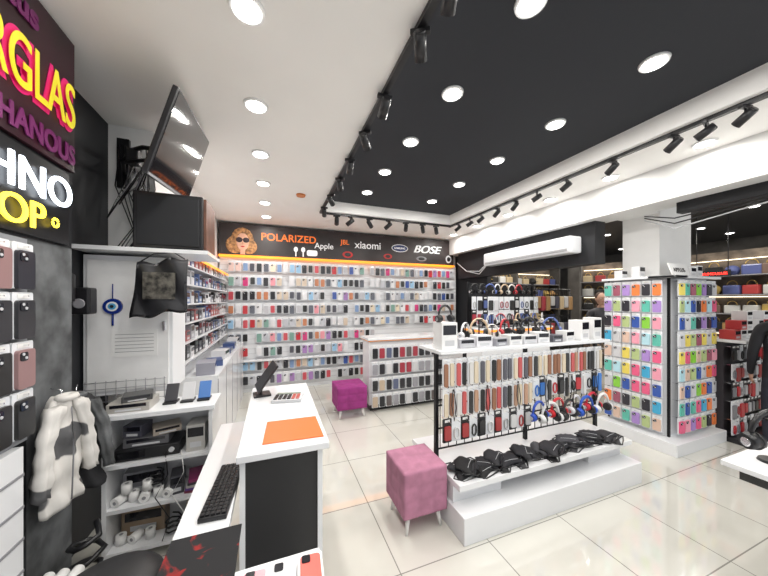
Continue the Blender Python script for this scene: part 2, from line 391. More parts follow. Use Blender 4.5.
for i in range(8):
    x=2.04+.108*i; z=.535-.03*(i%2)
    cp(hp,(x,1.78-.02*(i%2),z-.02),R(random.uniform(-12,12)),hc[i],'headphones on the grid',label=hn[i]+' headphones hanging on the grid',scale=1.05 if i%2 else .95); pts.append((x,z+.125))
hooks(pts,1.74,1.86,'y',gd)
for i in range(6):
    x=1.2+.3*i; g=G(); L=random.uniform(.2,.3)
    g.tube([(x,1.765,.86),(x-.018,1.755,.86-L*.5),(x,1.75,.86-L),(x+.02,1.755,.86-L*.6),(x+.006,1.765,.86)],.004,blk,5)
    g.obj('charging_cable',label='loose charging cable looped over a grid hook',cat='charging cable',group='loose cables on the grid')
def bag(i):
    e=empty('pouch_bag',(0,0,0),'flat black fabric waist bag lying down','bag')
    g=G()
    t=bmesh.new(); bmesh.ops.create_cube(t,size=1); bmesh.ops.subdivide_edges(t,edges=t.edges,cuts=7,use_grid_fill=True)
    for v in t.verts:
        x,y,z=v.co; e4=max(abs(x),abs(y))*2
        zz=(z+.5)*.032*(1-.7*e4**5)+(.004*math.sin(x*23+i)*math.cos(y*17) if z>0 else 0)
        wv=1-.28*max(0,y+.1)**1.0
        v.co=Vector((x*.24*wv+.01*math.sin(y*7),y*.15+.02*math.sin(x*4+i),zz))
    g._add(t,occloth,True); g.obj('body',e,local=True)
    g=G(); g.tube([(-.08,-.045,.031),(0,-.04,.035),(.07,-.04,.031)],.002,lgrey,5); g.obj('zip',e,local=True)
    g=G(); g.tube([(-.11,0,.012),(-.16,-.04,.006),(-.10,-.098,.006),(.02,-.088,.006),(.13,-.07,.006),(.15,-.02,.006),(.11,.0,.012)],.006,blk,5); g.obj('strap',e,local=True)
    return e
bgs=bag(1)
for lay in range(3):
    for i in range((11,9,6)[lay]):
        s=random.uniform(.8,1.0)
        cp(bgs,(1.22+(.146,.175,.25)[lay]*i,1.60+random.uniform(.01,.07),.331+.02*lay),R(random.uniform(-70,70)),random.choice([(.01,.01,.012),(.02,.02,.025),(.04,.04,.045),(.015,.015,.02),(.06,.06,.07)]),'black waist bags on the stand shelf',scale=(s*.85,s*.9,.75),rot=(R(random.uniform(0,6)),0,R(random.uniform(-50,50))))
cp(bgs,(3.05,1.95,0),R(20),(.01,.01,.012),'black waist bags on the floor',scale=(1.5,1.3,1.5),label='large black bag lying on the tiled floor')
def pbox(x,y,z,w,d,h,c,rz=0,name='product_box',label='small retail carton',win=None,grp=None):
    g=G(); g.box(-w/2,w/2,-d/2,d/2,0,h,occol,.003)
    g.box(-w*.42,w*.42,-d/2-.001,-d/2,h*.55,h*.9,lens if win is None else win)
    g.box(-w*.3,w*.3,-d/2-.001,-d/2,h*.15,h*.35,lgrey)
    return g.obj(name,local=True,loc=(x,y,z),rz=rz,label=label,cat='box',color=c,group=grp)
bx=[(1.2,.13,.13,.2,(.8,.8,.8)),(1.37,.13,.1,.07,(.5,.5,.53)),(1.53,.14,.1,.09,(.7,.7,.73)),(1.69,.12,.1,.06,(.3,.3,.33)),(1.84,.13,.1,.08,(.7,.7,.7)),(2.0,.13,.1,.07,(.6,.6,.62)),(2.15,.12,.1,.09,(.7,.7,.71)),(2.31,.12,.1,.06,(.1,.1,.12)),(2.46,.12,.1,.09,(.7,.7,.7)),(2.64,.12,.12,.18,(.78,.78,.78)),(2.82,.12,.1,.2,(.75,.75,.75))]
for x,wd,d,h,c in bx: pbox(x,1.87,1.135,wd,d,h,c,R(random.uniform(-8,8)),label='small retail box on the stand top',grp='boxes on the stand top')
cp(hp,(1.2,1.87,1.335),R(10),(.02,.02,.02),label='black headphones resting on a white box',scale=.8)
for i in range(8): onstand(1.5+.14*i,2.03,1.135,R(random.uniform(-30,40)),(i*3+1),'headphones on the stand top',(.8,.95,.7,.9)[i%4])
def ottoman(loc,c,label,s,h,b):
    e=empty('ottoman',loc,label,'ottoman')
    vel=mat('velvet_'+str(c[0]),c,.85,var=.12,vs=12)
    n=24; t=bmesh.new(); bmesh.ops.create_cube(t,size=1); bmesh.ops.subdivide_edges(t,edges=t.edges,cuts=n-1,use_grid_fill=True)
    z0=.12
    for v in t.verts:
        p=v.co.copy()
        def q(a): return abs(math.sin(math.pi*(a+.5)*3))**.5
        nx,ny,nz=p.x,p.y,p.z
        o=Vector((0,0,0))
        if abs(abs(nx)-.5)<1e-4: o.x=math.copysign(b*q(ny)*q(nz),nx)
        if abs(abs(ny)-.5)<1e-4: o.y=math.copysign(b*q(nx)*q(nz),ny)
        if abs(nz-.5)<1e-4: o.z=b*q(nx)*q(ny)
        v.co=Vector((nx*s,ny*s,(nz+.5)*(h-z0)+z0))+o
    g=G(); g._add(t,vel,True); g.obj('cushion',e,local=True)
    lg=mat('white_wood',(.8,.79,.77),.4)
    for sx in (-1,1):
        for sy in (-1,1):
            g=G(); g.cyl((sx*(s/2-.03),sy*(s/2-.03),0),(sx*(s/2-.05),sy*(s/2-.05),z0+.005),.009,.019,lg,12); g.obj('leg',e,local=True)
    return e
ottoman((.915,1.80,0),(.42,.18,.27),'dusty pink quilted velvet cube ottoman on white legs',.31,.41,.005)
ottoman((.93,3.75,0),(.28,.03,.18),'purple-magenta velvet cube ottoman on white legs',.38,.40,.008)
# ---------- right colourful rack
rk=empty('display_rack',(4.0,2.05,0),'tall white display rack wrapped around the pillar with colourful cases','display rack')
g=G(); g.box(3.72,3.8,1.72,2.27,.12,1.72,panelw); g.box(3.8,4.45,1.72,1.8,.12,1.72,panelw); g.obj('panel',rk)
g=G(); g.box(3.57,4.48,1.58,2.32,0,.12,lam,.005); g.obj('base',rk)
g=G(); g.box(3.62,3.84,1.62,2.29,1.72,1.745,lam,.003); g.box(3.62,4.48,1.62,1.84,1.72,1.745,lam,.003); g.obj('top_shelf',rk)
for (x,y) in ((3.715,1.705),(3.715,2.26),(4.44,1.705)):
    g=G(); g.box(x,x+.02,y,y+.02,.12,1.72,blkm); g.obj('post',rk)
pal=[(.8,.12,.25),(.85,.35,.45),(.25,.6,.06),(.06,.4,.65),(.04,.1,.4),(.4,.25,.6),(.8,.65,.12),(.12,.5,.4),(.85,.22,.06),(.6,.6,.62),(.35,.1,.15),(.03,.03,.04),(.45,.7,.78),(.45,.55,.25),(.7,.5,.4)]
p1=[];p2=[]
for k in range(9):
    z=1.69-.172*k
    for i in range(6):
        y=1.775+.092*i; p1.append((y,z)); cp(pk,(3.655,y,z),R(-90)+random.uniform(-.1,.1),random.choice(pal),'colourful cases on the pillar rack',label='colourful silicone phone case in a clear pack',scale=(.9,1,.82))
    for i in range(7):
        x=3.80+.1*i; p2.append((x,z)); cp(pk,(x,1.655,z),random.uniform(-.1,.1),random.choice(pal),'colourful cases on the pillar rack',label='colourful silicone phone case in a clear pack',scale=(.97,1,.82))
hooks(p1,3.63,3.72,'x',rk); hooks(p2,1.63,1.72,'y',rk)
sg=empty('counter_sign',(3.74,1.72,1.745),'white folded brand sign standing on the rack','sign')
g=G(); g.poly([(3.68,1.66,1.745),(4.0,1.66,1.745),(4.0,1.70,1.87),(3.68,1.70,1.87)],pap,(0,.01,0)); g.obj('card',sg)
text('APPLUS',.06,(3.72,1.67,1.785),(R(72),0,0),blk,sg)
for i,(x,y,h) in enumerate(((4.12,1.73,.10),(4.24,1.73,.12),(3.73,1.98,.12),(3.73,2.15,.09))): pbox(x,y,1.745,.1,.08,h,(.7,.7,.71),label='small white box on top of the rack',grp='boxes on the rack top')
st=empty('display_rack',(5.0,1.65,0),'dark wire floor stand with small packs','display rack')
g=G(); g.box(4.52,5.5,1.62,1.68,.05,1.05,mat('dark_panel',(.04,.035,.04),.5))
g.box(4.5,5.52,1.45,1.75,0,.05,blk); g.obj('frame',st)
g=G(); g.box(4.5,5.52,1.45,1.75,1.05,1.08,lam); g.obj('top_shelf',st)
pts=[]
for k in range(5):
    for i in range(12):
        x=4.56+.08*i; z=1.0-.195*k; pts.append((x,z)); cp(random.choice([wc,box,cab,box]),(x,1.56,z),0,random.choice([(.5,.02,.03),(.02,.02,.02),(.5,.5,.52),(.35,.05,.05),(.2,.2,.22)]),'packs on the dark floor stand')
hooks(pts,1.53,1.62,'y',st)
for i in range(7):
    for j in range(1+(i%3)): pbox(4.6+.13*i,1.6,1.08+.1*j,.12,.12,.1,random.choice([(.75,.75,.75),(.7,.7,.73),(.5,.05,.05),(.8,.8,.8)]),label='small product box stacked on the floor stand',grp='boxes on the floor stand')
# ---------- table at right edge
tb=empty('display_table',(2.45,.42,0),'white display table with black trim','table')
g=G(); g.box(2.04,2.9,.12,.68,.66,.72,blkg,.003); g.obj('lower_board',tb)
g=G(); g.box(1.98,2.92,.08,.72,.72,.745,lam,.004); g.obj('tabletop',tb)
g=G(); g.box(2.35,2.8,.2,.5,0,.66,lam); g.obj('pedestal',tb)
cp(hs,(2.17,.62,.745),0,(.02,.02,.02),label='black stand under large headphones',scale=.95)
cp(hp,(2.17,.62,.745+.058),R(-25),(.015,.015,.017),label='large black headphones on a table stand',scale=1.15)
g=G(); g.rr(.09,.18,.015,0,.09,-.01,.01,occol); g.obj('phone_box',local=True,loc=(2.3,.45,.745),rz=R(-40),label='orange phone box standing on the table',cat='box',color=(.8,.25,.05))
# ---------- left sign wall
sl=empty('wall_sign',(-.92,1.2,2.12),'dark poster sign with yellow and purple lettering','sign')
g=G(); g.box(-.93,-.91,.4,1.86,2.12,2.74,mat('poster_dark',(.03,.006,.012),.35,var=.6,vs=3)); g.obj('board',sl)
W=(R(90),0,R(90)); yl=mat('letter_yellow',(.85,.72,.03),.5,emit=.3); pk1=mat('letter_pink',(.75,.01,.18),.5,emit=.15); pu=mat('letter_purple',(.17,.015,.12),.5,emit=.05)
text('RGLAS',.29,(-.908,1.83,2.325),W,pk1,sl,'RIGHT',.001,.006,sx=.56)
text('RGLAS',.29,(-.908,1.848,2.305),W,pk1,sl,'RIGHT',.001,.006,sx=.56)
for dy in (0,.006): text('RGLAS',.29,(-.896-dy*.1,1.838+dy,2.315),W,yl,sl,'RIGHT',.001,0,sx=.56)
text('plaus',.13,(-.904,1.62,2.60),W,pu,sl,'RIGHT',off=.004)
text('XHANOUS',.12,(-.904,1.85,2.15),W,pu,sl,'RIGHT',off=.004,sx=.85)
ns=empty('neon_sign',(-.92,1.3,1.76),'black board with white and yellow neon lettering','neon sign')
g=G(); g.box(-.93,-.915,.6,1.83,1.76,2.10,blk); g.obj('board',ns)
nw=mat('neon_white',(.85,.92,1),.5,emit=4); ny=mat('neon_yellow',(1,.75,.05),.5,emit=3)
text('TECHNO',.185,(-.90,1.825,1.925),W,nw,ns,'RIGHT',.004,0,sx=1.08,label='white neon letters')
text('SHOP',.155,(-.90,1.65,1.79),W,ny,ns,'RIGHT',.004,0,sx=1.12,label='yellow neon letters')
g=G(); g.tube([(-.90,1.71+.018*math.cos(a),1.84+.018*math.sin(a)) for a in [i*math.pi/5 for i in range(10)]],.005,ny,6,True); g.obj('neon_dot',ns)
# left rack
lr=empty('display_rack',(-.9,1.3,0),'white slatted side panel with hanging phone cases','display rack')
g=G(); g.box(-.929,-.91,.9,1.57,.95,1.74,mat('dark_slat',(.25,.26,.28),.5)); g.box(-.929,-.88,.9,1.5,0,.95,lam)
for k in range(7): g.box(-.881,-.877,.9,1.5,.12+.12*k,.13+.12*k,grey)
g.obj('panel',lr)
bigp=pack('phone_case_pack',.1,.185,'black phone case in a clear-fronted pack','phone case',.083,.155)
pts=[]
for k in range(4):
    for i in range(3):
        y=1.50-.107*i; z=1.70-.185*k; pts.append((y,z)); cp(bigp,(-.885,y,z),R(90),random.choice([(.02,.02,.02),(.03,.03,.035),(.10,.04,.05),(.03,.03,.04),(.3,.18,.18)]),'phone cases on the side rack',scale=(.98,1,.93))
hooks(pts,-.91,-.865,'x',lr)
# ---------- cabinet, board, speaker, TV
cb=empty('wall_cabinet',(-.86,2.4,.9),'white electrical cabinet on the wall','cabinet')
g=G(); g.box(-1.09,-.63,2.31,2.6,.9,1.78,panelw,.004); g.obj('body',cb)
g=G(); g.box(-1.07,-.65,2.3,2.31,.93,1.75,mat('cab_door',(.80,.80,.80),.5,var=.04),.003); g.obj('door',cb)
g=G(); g.box(-.68,-.665,2.285,2.3,1.3,1.36,chrome,.002); g.obj('handle',cb)
g=G(); g.box(-1.09,-.40,2.17,2.6,1.795,1.82,lam,.003); g.obj('wall_board_shelf',label='white board shelf above the cabinet',cat='shelf')
g=G(); g.box(-.95,-.71,2.297,2.299,1.14,1.31,pap)
for k in range(6): g.box(-.93,-.73,2.2955,2.297,1.17+.022*k,1.173+.022*k,grey)
g.obj('notice_sheet',label='printed notice sheet taped to the cabinet',cat='paper')
ev=empty('evil_eye_charm',(-.94,2.29,1.45),'blue and white glass evil eye charm on a cord','charm')
db=mat('deep_blue',(.01,.03,.22),.15); g=G(); g.cyl((-.94,2.298,1.46),(-.94,2.285,1.46),.05,.047,db,24); g.cyl((-.94,2.285,1.46),(-.94,2.283,1.46),.03,.03,pap,20); g.cyl((-.94,2.283,1.46),(-.94,2.281,1.46),.02,.02,mat('sky_blue',(.1,.4,.7),.2),20); g.cyl((-.94,2.281,1.46),(-.94,2.279,1.46),.01,.01,blk,14); g.obj('bead',ev)
g=G(); g.tube([(-.94,2.292,1.51),(-.94,2.292,1.6)],.003,db); g.tube([(-.94,2.292,1.41),(-.94,2.292,1.34)],.006,db); g.obj('cord',ev)
wood=mat('brown_wood',(.12,.05,.03),.5,var=.3,vs=10)
spk=empty('speaker',(-.6,2.35,1.82),'large black speaker box with brown side','speaker')
g=G(); g.box(-.80,-.43,2.18,2.5,1.82,2.17,blk,.008); g.obj('body',spk)
g=G(); g.box(-.43,-.415,2.2,2.49,1.83,2.16,wood); g.obj('side_panel',spk)
g=G(); g.box(-.78,-.45,2.17,2.18,1.84,2.15,black,.004); g.obj('grille',spk)
Pn=Vector((-.60,1.8,2.14)); X=Vector((.0,.72,.09)).normalized(); Z0=Vector((.163,0,.48)); Z=(Z0-X*Z0.dot(X)).normalized(); Y=Z.cross(X)
Mtv=Matrix((( X.x,Y.x,Z.x,Pn.x),(X.y,Y.y,Z.y,Pn.y),(X.z,Y.z,Z.z,Pn.z),(0,0,0,1)))
tv=empty('television',(0,0,0),'black flat screen television tilted down on a wall arm','television'); tv.matrix_world=Mtv
g=G(); g.box(0,.74,-.0,.03,0,.47,blk,.006); g.box(.2,.55,.03,.05,.1,.36,blk,.006); g.obj('case',tv,local=True)
g=G(); g.box(.012,.728,-.003,0,.02,.458,blkg); g.obj('screen',tv,local=True)
g=G(); g.box(0,.74,-.005,-.0005,0,.012,grey); g.obj('bezel',tv,local=True)
br=empty('television_bracket',(-.85,2.4,2.4),'black articulated wall bracket with cables','bracket')
g=G(); g.box(-1.04,-.97,2.59,2.618,2.3,2.65,blkm); g.tube([(-1.0,2.6,2.5),(-.9,2.42,2.5),(-.76,2.22,2.45),(-.62,2.15,2.42)],.014,blkm,8)
g.tube([(-1.0,2.6,2.4),(-.92,2.38,2.4),(-.76,2.2,2.36),(-.62,2.15,2.37)],.012,blkm,8); g.box(-.89,-.82,2.32,2.38,2.38,2.48,blk,.01)
g.obj('arm',br)
for k in range(8):
    g=G(); a=random.uniform(-.08,.08); g.tube([(-.7,2.2,2.42),(-.76-.03*k,2.3,2.28-.04*k+a),(-.80-.01*k,2.4,2.20+.03*k-a),(-.84-.01*k,2.5,2.22+.03*k+a),(-.95-.01*k,2.58,2.5)],.004,blk if k%3 else grey,5); g.obj('cable',br)
for k in range(7):
    g=G(); a=random.uniform(-.05,.05); g.tube([(-1.02+.03*k,2.59,2.6),(-1.0+.025*k+a,2.56,2.3),(-.96+.02*k-a,2.52,2.0),(-.97+.02*k,2.4,1.83)],.004,grey if k==2 else blk,5)
    g.obj('cable',br)
g=G(); t=bmesh.new(); bmesh.ops.create_grid(t,x_segments=16,y_segments=16,size=.5)
for v in t.verts:
    x,y=v.co.x,v.co.y; v.co=Vector((x*.27*(1-.12*y)+.02*y,-.02*math.cos(x*3)*(1-abs(y))+.010*math.sin(9*x+6*y),y*.31+.05*x+.012*math.sin(x*11)))
bmesh.ops.solidify(t,geom=t.faces,thickness=.02)
g._add(t,mat('black_shiny_cloth',(.015,.015,.018),.4,var=.5),True)
g.box(-.08,.08,-.038,-.031,-.08,.08,mat('mottled_grey',(.07,.065,.055),.6,var=.95,vs=25))
g.tube([(-.12,0,.13),(-.05,.04,.2),(.05,.05,.215),(.12,0.01,.17)],.004,blk,5)
g.obj('fabric_pouch',local=True,loc=(-.64,2.13,1.585),label='black cloth pouch with grey patterned window hanging from the shelf',cat='bag')
for i,(x,z,s) in enumerate(((-1.03,1.57,1),(-1.0,1.50,1.15))):
    e=empty('wall_speaker',(x,2.0+.12*i,z-.08),'small black wall-mounted speaker','speaker','wall speakers')
    g=G(); g.box(x-.04*s,x+.04*s,1.96+.12*i,2.04+.12*i,z-.08,z+.07,blk,.012); g.obj('body',e)
    g=G(); g.cyl((x,1.96+.12*i,z-.02),(x,1.955+.12*i,z-.02),.028,.024,grey,16); g.obj('cone',e)
    g=G(); g.box(-1.1,x-.02,1.99+.12*i,2.01+.12*i,z-.01,z+.01,blkm); g.obj('bracket',e)
g=G()
for k in range(9): g.tube([(-1.07+.05*k,2.285,.86),(-1.07+.05*k,2.285,1.0)],.002,grey,4)
for k in range(4): g.tube([(-1.08,2.285,.87+.04*k),(-.66,2.285,.87+.04*k)],.002,grey,4)
g.obj('wire_grid',label='light wire grid behind the shelf unit',cat='wire grid')
def plaid():
    m=bpy.data.materials.new('patched_cloth'); m.use_nodes=True; nt=m.node_tree; b=nt.nodes['Principled BSDF']
    tc=nt.nodes.new('ShaderNodeTexCoord'); n=nt.nodes.new('ShaderNodeTexNoise'); n.inputs['Scale'].default_value=5; n.inputs['Detail'].default_value=0
    r=nt.nodes.new('ShaderNodeValToRGB'); r.color_ramp.interpolation='LINEAR'
    r.color_ramp.elements[0].position=.40; r.color_ramp.elements[0].color=(.10,.10,.105,1); r.color_ramp.elements[1].position=.415; r.color_ramp.elements[1].color=(.66,.64,.61,1)
    nt.links.new(tc.outputs['Object'],n.inputs['Vector']); nt.links.new(n.outputs['Fac'],r.inputs['Fac']); nt.links.new(r.outputs['Color'],b.inputs['Base Color']); b.inputs['Roughness'].default_value=.75
    return m
def jacket(loc,mm,m2,label,w,h,rz=0):
    e=empty('jacket',loc,label,'jacket',rz=rz)
    def tubeform(rs,m,nm,n=36):
        g=G(); t=bmesh.new(); rings=[]
        for (cx,cy,cz,rx,ry) in rs:
            rings.append([t.verts.new((cx+rx*math.cos(a)*(1+.04*math.sin(5*a+cz*9)),cy+ry*math.sin(a)*(1+.35*math.sin(6*a+cz*14)),cz+.006*math.sin(3*a))) for a in [2*math.pi*k/n for k in range(n)]])
        for i in range(len(rings)-1):
            for k in range(n): t.faces.new((rings[i][k],rings[i][(k+1)%n],rings[i+1][(k+1)%n],rings[i+1][k]))
        t.faces.new(rings[0]); t.faces.new(rings[-1]); bmesh.ops.recalc_face_normals(t,faces=t.faces)
        g._add(t,m,True); g.obj(nm,e,local=True)
    tubeform([(.008*math.sin(i*.6),0,h*(1-i/24),w*(.14+.32*min(1,i/6)**.6+.04*i/24)+.006*math.sin(i*.9),.026+.006*math.sin(i*.9)) for i in range(25)],mm,'body')
    for s in (-1,1): tubeform([(s*(w*.28+w*.15*min(1,i/6)+.006*i*.4),-.022,h*(.93-.045*i),.032-.0005*i+.003*math.sin(i*1.6),.026+.003*math.sin(i*1.6)) for i in range(17)],m2,'sleeve',16)
    g=G(); g.tube([(w*.15*math.cos(a),-.02+.025*math.sin(a),h*.99) for a in [i*math.pi/6 for i in range(12)]],.014,m2,8,True); g.obj('collar',e,local=True)
    g=G(); g.tube([(0,-.038,h*.9),(.005,-.042,h*.5),(0,-.038,h*.05)],.003,grey,5); g.obj('zip',e,local=True)
    g=G(); g.tube([(0,0,h*.98),(0,.0,h*1.05),(.0,.04,h*1.07)],.003,chrome,5); g.obj('hanger_hook',e,local=True)
pl=plaid(); jacket((-.87,1.69,.60),pl,pl,'off-white jacket with dark patches hanging on the concrete column',.20,.48,R(80))
jc=mat('cloth_black',(.025,.025,.028),.85,var=.4,vs=9); jg=mat('cloth_grey',(.12,.125,.13),.85,var=.5,vs=9)
jacket((-.95,1.955,.52),jc,jg,'black and grey jacket hanging beside the shelf unit',.20,.50,R(20))
# ---------- white shelf unit
su=empty('shelf_unit',(-.62,2.2,0),'white open shelf unit crowded with office items','shelf')
g=G(); g.box(-.89,-.87,2.05,2.28,0,.83,lam); g.box(-.375,-.355,2.05,2.28,0,.83,lam); g.box(-.87,-.375,2.268,2.28,0,.83,panelw); g.obj('frame',su)
for z in (.06,.30,.55): 
    g=G(); g.box(-.87,-.375,2.05,2.268,z,z+.022,lam); g.obj('shelf',su)
g=G(); g.box(-.90,-.34,2.03,2.28,.83,.858,lam,.003); g.obj('top_board',su)
rc=empty('video_recorder',(-.68,2.16,.572),'black video recorder with small buttons on a shelf','electronics')
g=G(); g.box(-.85,-.53,2.07,2.25,.577,.645,blk,.006); g.obj('body',rc); g=G(); g.box(-.83,-.7,2.067,2.07,.59,.63,blkg); g.obj('front_panel',rc); g=G(); g.cyl((-.57,2.07,.61),(-.57,2.06,.61),.014,.014,lgrey,12); g.obj('knob',rc)
pbox(-.70,2.16,.645,.22,.15,.05,(.1,.1,.11),label='dark carton on top of the recorder')
pbox(-.62,2.16,.695,.14,.12,.04,(.35,.3,.25),R(20),label='small brown carton on a dark carton')
pbox(-.76,2.15,.695,.1,.1,.07,(.06,.06,.08),R(-15),label='small black carton on a dark carton')
def roll(x,y,z,lying=False,grp='receipt rolls'):
    g=G()
    if lying: g.cyl((0,-.03,.026),(0,.03,.026),.026,.026,pap,16); g.cyl((0,-.0305,.026),(0,-.0301,.026),.01,.01,grey,10)
    else: g.cyl((0,0,0),(0,0,.055),.025,.025,pap,16); g.cyl((0,0,.0551),(0,0,.0555),.01,.01,grey,10)
    g.obj('paper_roll',local=True,loc=(x,y,z),rz=random.uniform(-.5,.5),label='white receipt paper roll on a shelf',cat='paper roll',group=grp)
for i in range(5): roll(-.83+.06*i,2.10+.02*(i%2),.322,i%2==0)
for i in range(2): roll(-.80+.1*i,2.11,.378)
for i in range(3): roll(-.83+.07*i,2.12,.082,i==1)
pbox(-.56,2.15,.322,.07,.12,.11,(.05,.05,.06),R(10),label='narrow black carton on the middle shelf')
pbox(-.74,2.21,.322,.2,.08,.14,(.2,.2,.22),R(3),label='grey carton behind the paper rolls')
pbox(-.74,2.21,.082,.22,.08,.15,(.3,.22,.15),R(-3),label='brown carton behind the paper rolls')
for i,c in enumerate(((.2,.03,.06),(.12,.05,.25),(.5,.48,.45),(.03,.03,.04),(.25,.03,.12))):
    g=G(); g.box(-.055,.055,-.08,.08,0,.016,occol,.002); g.box(-.053,.056,-.078,.078,.003,.013,pap); g.obj('notebook',local=True,loc=(-.445,2.15,.322+.0165*i),rz=R(5*i-8),label='small hardback notebook in a stack',cat='notebook',color=c,group='stacked notebooks')
pbox(-.45,2.15,.572,.1,.14,.16,(.45,.44,.42),label='grey carton on a shelf'); pbox(-.45,2.16,.082,.12,.14,.12,(.05,.05,.06),label='dark carton on the bottom shelf')
pbox(-.455,2.16,.202,.1,.12,.05,(.5,.42,.32),label='small tan carton on a dark carton')
for j,(cx,cz,rr_) in enumerate(((-.58,.085,.04),(-.66,.385,.03))):
    g=G(); g.tube([(cx+rr_*math.cos(k*.9)*(1+.2*math.sin(k)),2.12+rr_*math.sin(k*.9),cz+.004*k) for k in range(24)],.005,blk,5); g.obj('cable_coil',label='coiled black cable lying on a shelf',cat='cable')
for k,(x0,mm) in enumerate(((-.52,pap),(-.6,blk))):
    g=G(); g.tube([(x0,2.06,.60),(x0+.02,2.035,.48),(x0-.04,2.03,.36),(x0+.03,2.035,.22),(x0-.01,2.045,.09)],.003,mm,5); g.obj('cable',label='loose cable dangling in front of the shelves',cat='cable')
for i,(x,c) in enumerate(((-.60,(.05,.05,.06)),(-.51,(.6,.6,.62)),(-.42,(.08,.2,.5)))):
    e=empty('phone_display_stand',(x,2.17,.858),'small angled phone on a display stand','phone stand','phones on the shelf unit')
    g=G(); g.box(-.035,.035,-.04,.04,0,.012,blk,.002); g.obj('base',e,local=True)
    g=G(); g.box(-.034,.034,-.004,.004,0,.11,occol,.003,Matrix.Translation((0,-.01,.012))@Matrix.Rotation(R(-30),4,'X')); g.obj('phone',e,local=True,color=c)
pbox(-.78,2.15,.858,.2,.16,.05,(.4,.38,.35),label='flat brown-grey carton on the shelf unit')
pbox(-.76,2.15,.908,.14,.12,.035,(.05,.05,.05),R(15),label='small black device on a carton')
# left far shelves
ls=empty('wall_shelving',(-.73,3.9,0),'white wall shelving with small accessory boxes','shelving')
g=G(); g.box(-.83,-.45,2.85,5.04,0,.85,lam); 
for k in range(5): g.box(-.452,-.447,2.85+.46*k,2.856+.46*k,.05,.82,grey)
g.obj('base_cabinet',ls)
g=G(); g.box(-.83,-.81,2.7,5.05,.85,1.95,panelw); g.obj('back_panel',ls)
for k in range(6):
    z=.98+.16*k; g=G(); g.box(-.81,-.66,2.7,5.05,z,z+.012,lam); g.obj('shelf',ls)
    for i in range(16):
        h=random.uniform(.08,.135); pbox(-.73,2.77+.148*i,z+.012,.11,.09,h,random.choice([(.65,.65,.67),(.5,.5,.52),(.3,.3,.33),(.03,.03,.04),(.35,.1,.1),(.1,.15,.3),(.02,.02,.02)]),R(90),label='small accessory box on a wall shelf',grp='boxes on the wall shelving')
g=G(); g.box(-.66,-.655,2.7,5.05,1.87,1.895,orange); g.obj('light_strip',ls,label='orange light strip')
for i in range(6):
    pbox(-.56,2.98+.36*i,.85,.2,.14,random.uniform(.05,.12),random.choice([(.1,.1,.12),(.6,.6,.62),(.3,.3,.35),(.05,.08,.2)]),R(90+random.uniform(-12,12)),label='small device box on the base cabinet',grp='boxes on the base cabinet')
# ---------- counter
ct=empty('reception_counter',(.04,1.7,0),'black reception counter with white top','counter')
g=G(); g.box(-.12,.19,1.27,2.15,0,.86,blk); g.obj('body',ct)
for x in (-.125,.175):
    g=G(); g.box(x,x+.02,1.255,1.275,0,.86,lam); g.obj('edge_trim',ct,label='white edge trim')
g=G(); g.box(-.135,.22,1.23,2.17,.872,.9,lam,.004); g.obj('worktop',ct,label='white worktop')
dsk=empty('desk',(-.2,1.5,0),'white lower desk beside the counter','desk')
g=G(); g.box(-.30,-.14,.3,2.0,.715,.745,lam,.003); g.box(-.14,.13,.3,.90,.715,.745,lam,.003); g.obj('desktop',dsk)
for a in ((-.29,-.27,.35,1.98),(.10,.12,.35,.88)):
    g=G(); g.box(a[0],a[1],a[2],a[3],0,.715,lam); g.obj('side_panel',dsk)
g=G(); g.poly([(-.045,1.30,.9005),(.205,1.285,.9005),(.20,1.52,.9005),(-.03,1.53,.9005)],orangep,(0,0,.003)); g.obj('orange_mat',label='orange rectangular mat on the white counter',cat='mat')
ca=empty('calculator',(.08,1.85,.9),'grey desk calculator with many keys','calculator',rz=R(-12))
g=G(); g.box(-.085,.085,-.07,.07,0,.018,lgrey,.004); g.obj('body',ca,local=True)
g=G(); g.box(-.07,.07,.035,.06,.018,.022,mat('lcd',(.25,.3,.25),.2)); g.obj('display',ca,local=True)
g=G()
for i in range(6):
    for j in range(4): g.box(-.072+.025*i,-.054+.025*i,-.058+.022*j,-.043+.022*j,.018,.024,blk if i<4 else mat('key_red',(.5,.1,.08),.5))
g.obj('keypad',ca,local=True)
ts=empty('touch_monitor',(-.10,1.98,.9),'black thin monitor on an angled stand seen from the side','monitor',rz=R(-82))
g=G(); g.box(-.1,.1,-.006,.006,0,.19,blk,.003,Matrix.Translation((0,0,.04))@Matrix.Rotation(R(-36),4,'X')); g.obj('screen',ts,local=True)
g=G(); g.box(-.05,.05,-.02,.08,0,.012,blk,.003); g.cyl((0,.02,.012),(0,.035,.08),.010,.008,blk,10); g.obj('stand',ts,local=True)
kb=empty('keyboard',(-.185,1.30,.745),'black computer keyboard on the lower desk','keyboard',rz=R(86))
g=G(); g.box(-.17,.17,-.045,.045,0,.016,blk,.004); g.obj('body',kb,local=True)
g=G()
for i in range(16):
    for j in range(5): g.box(-.162+.0203*i,-.146+.0203*i,-.04+.0165*j,-.027+.0165*j,.016,.022,blkm)
g.obj('keys',kb,local=True)
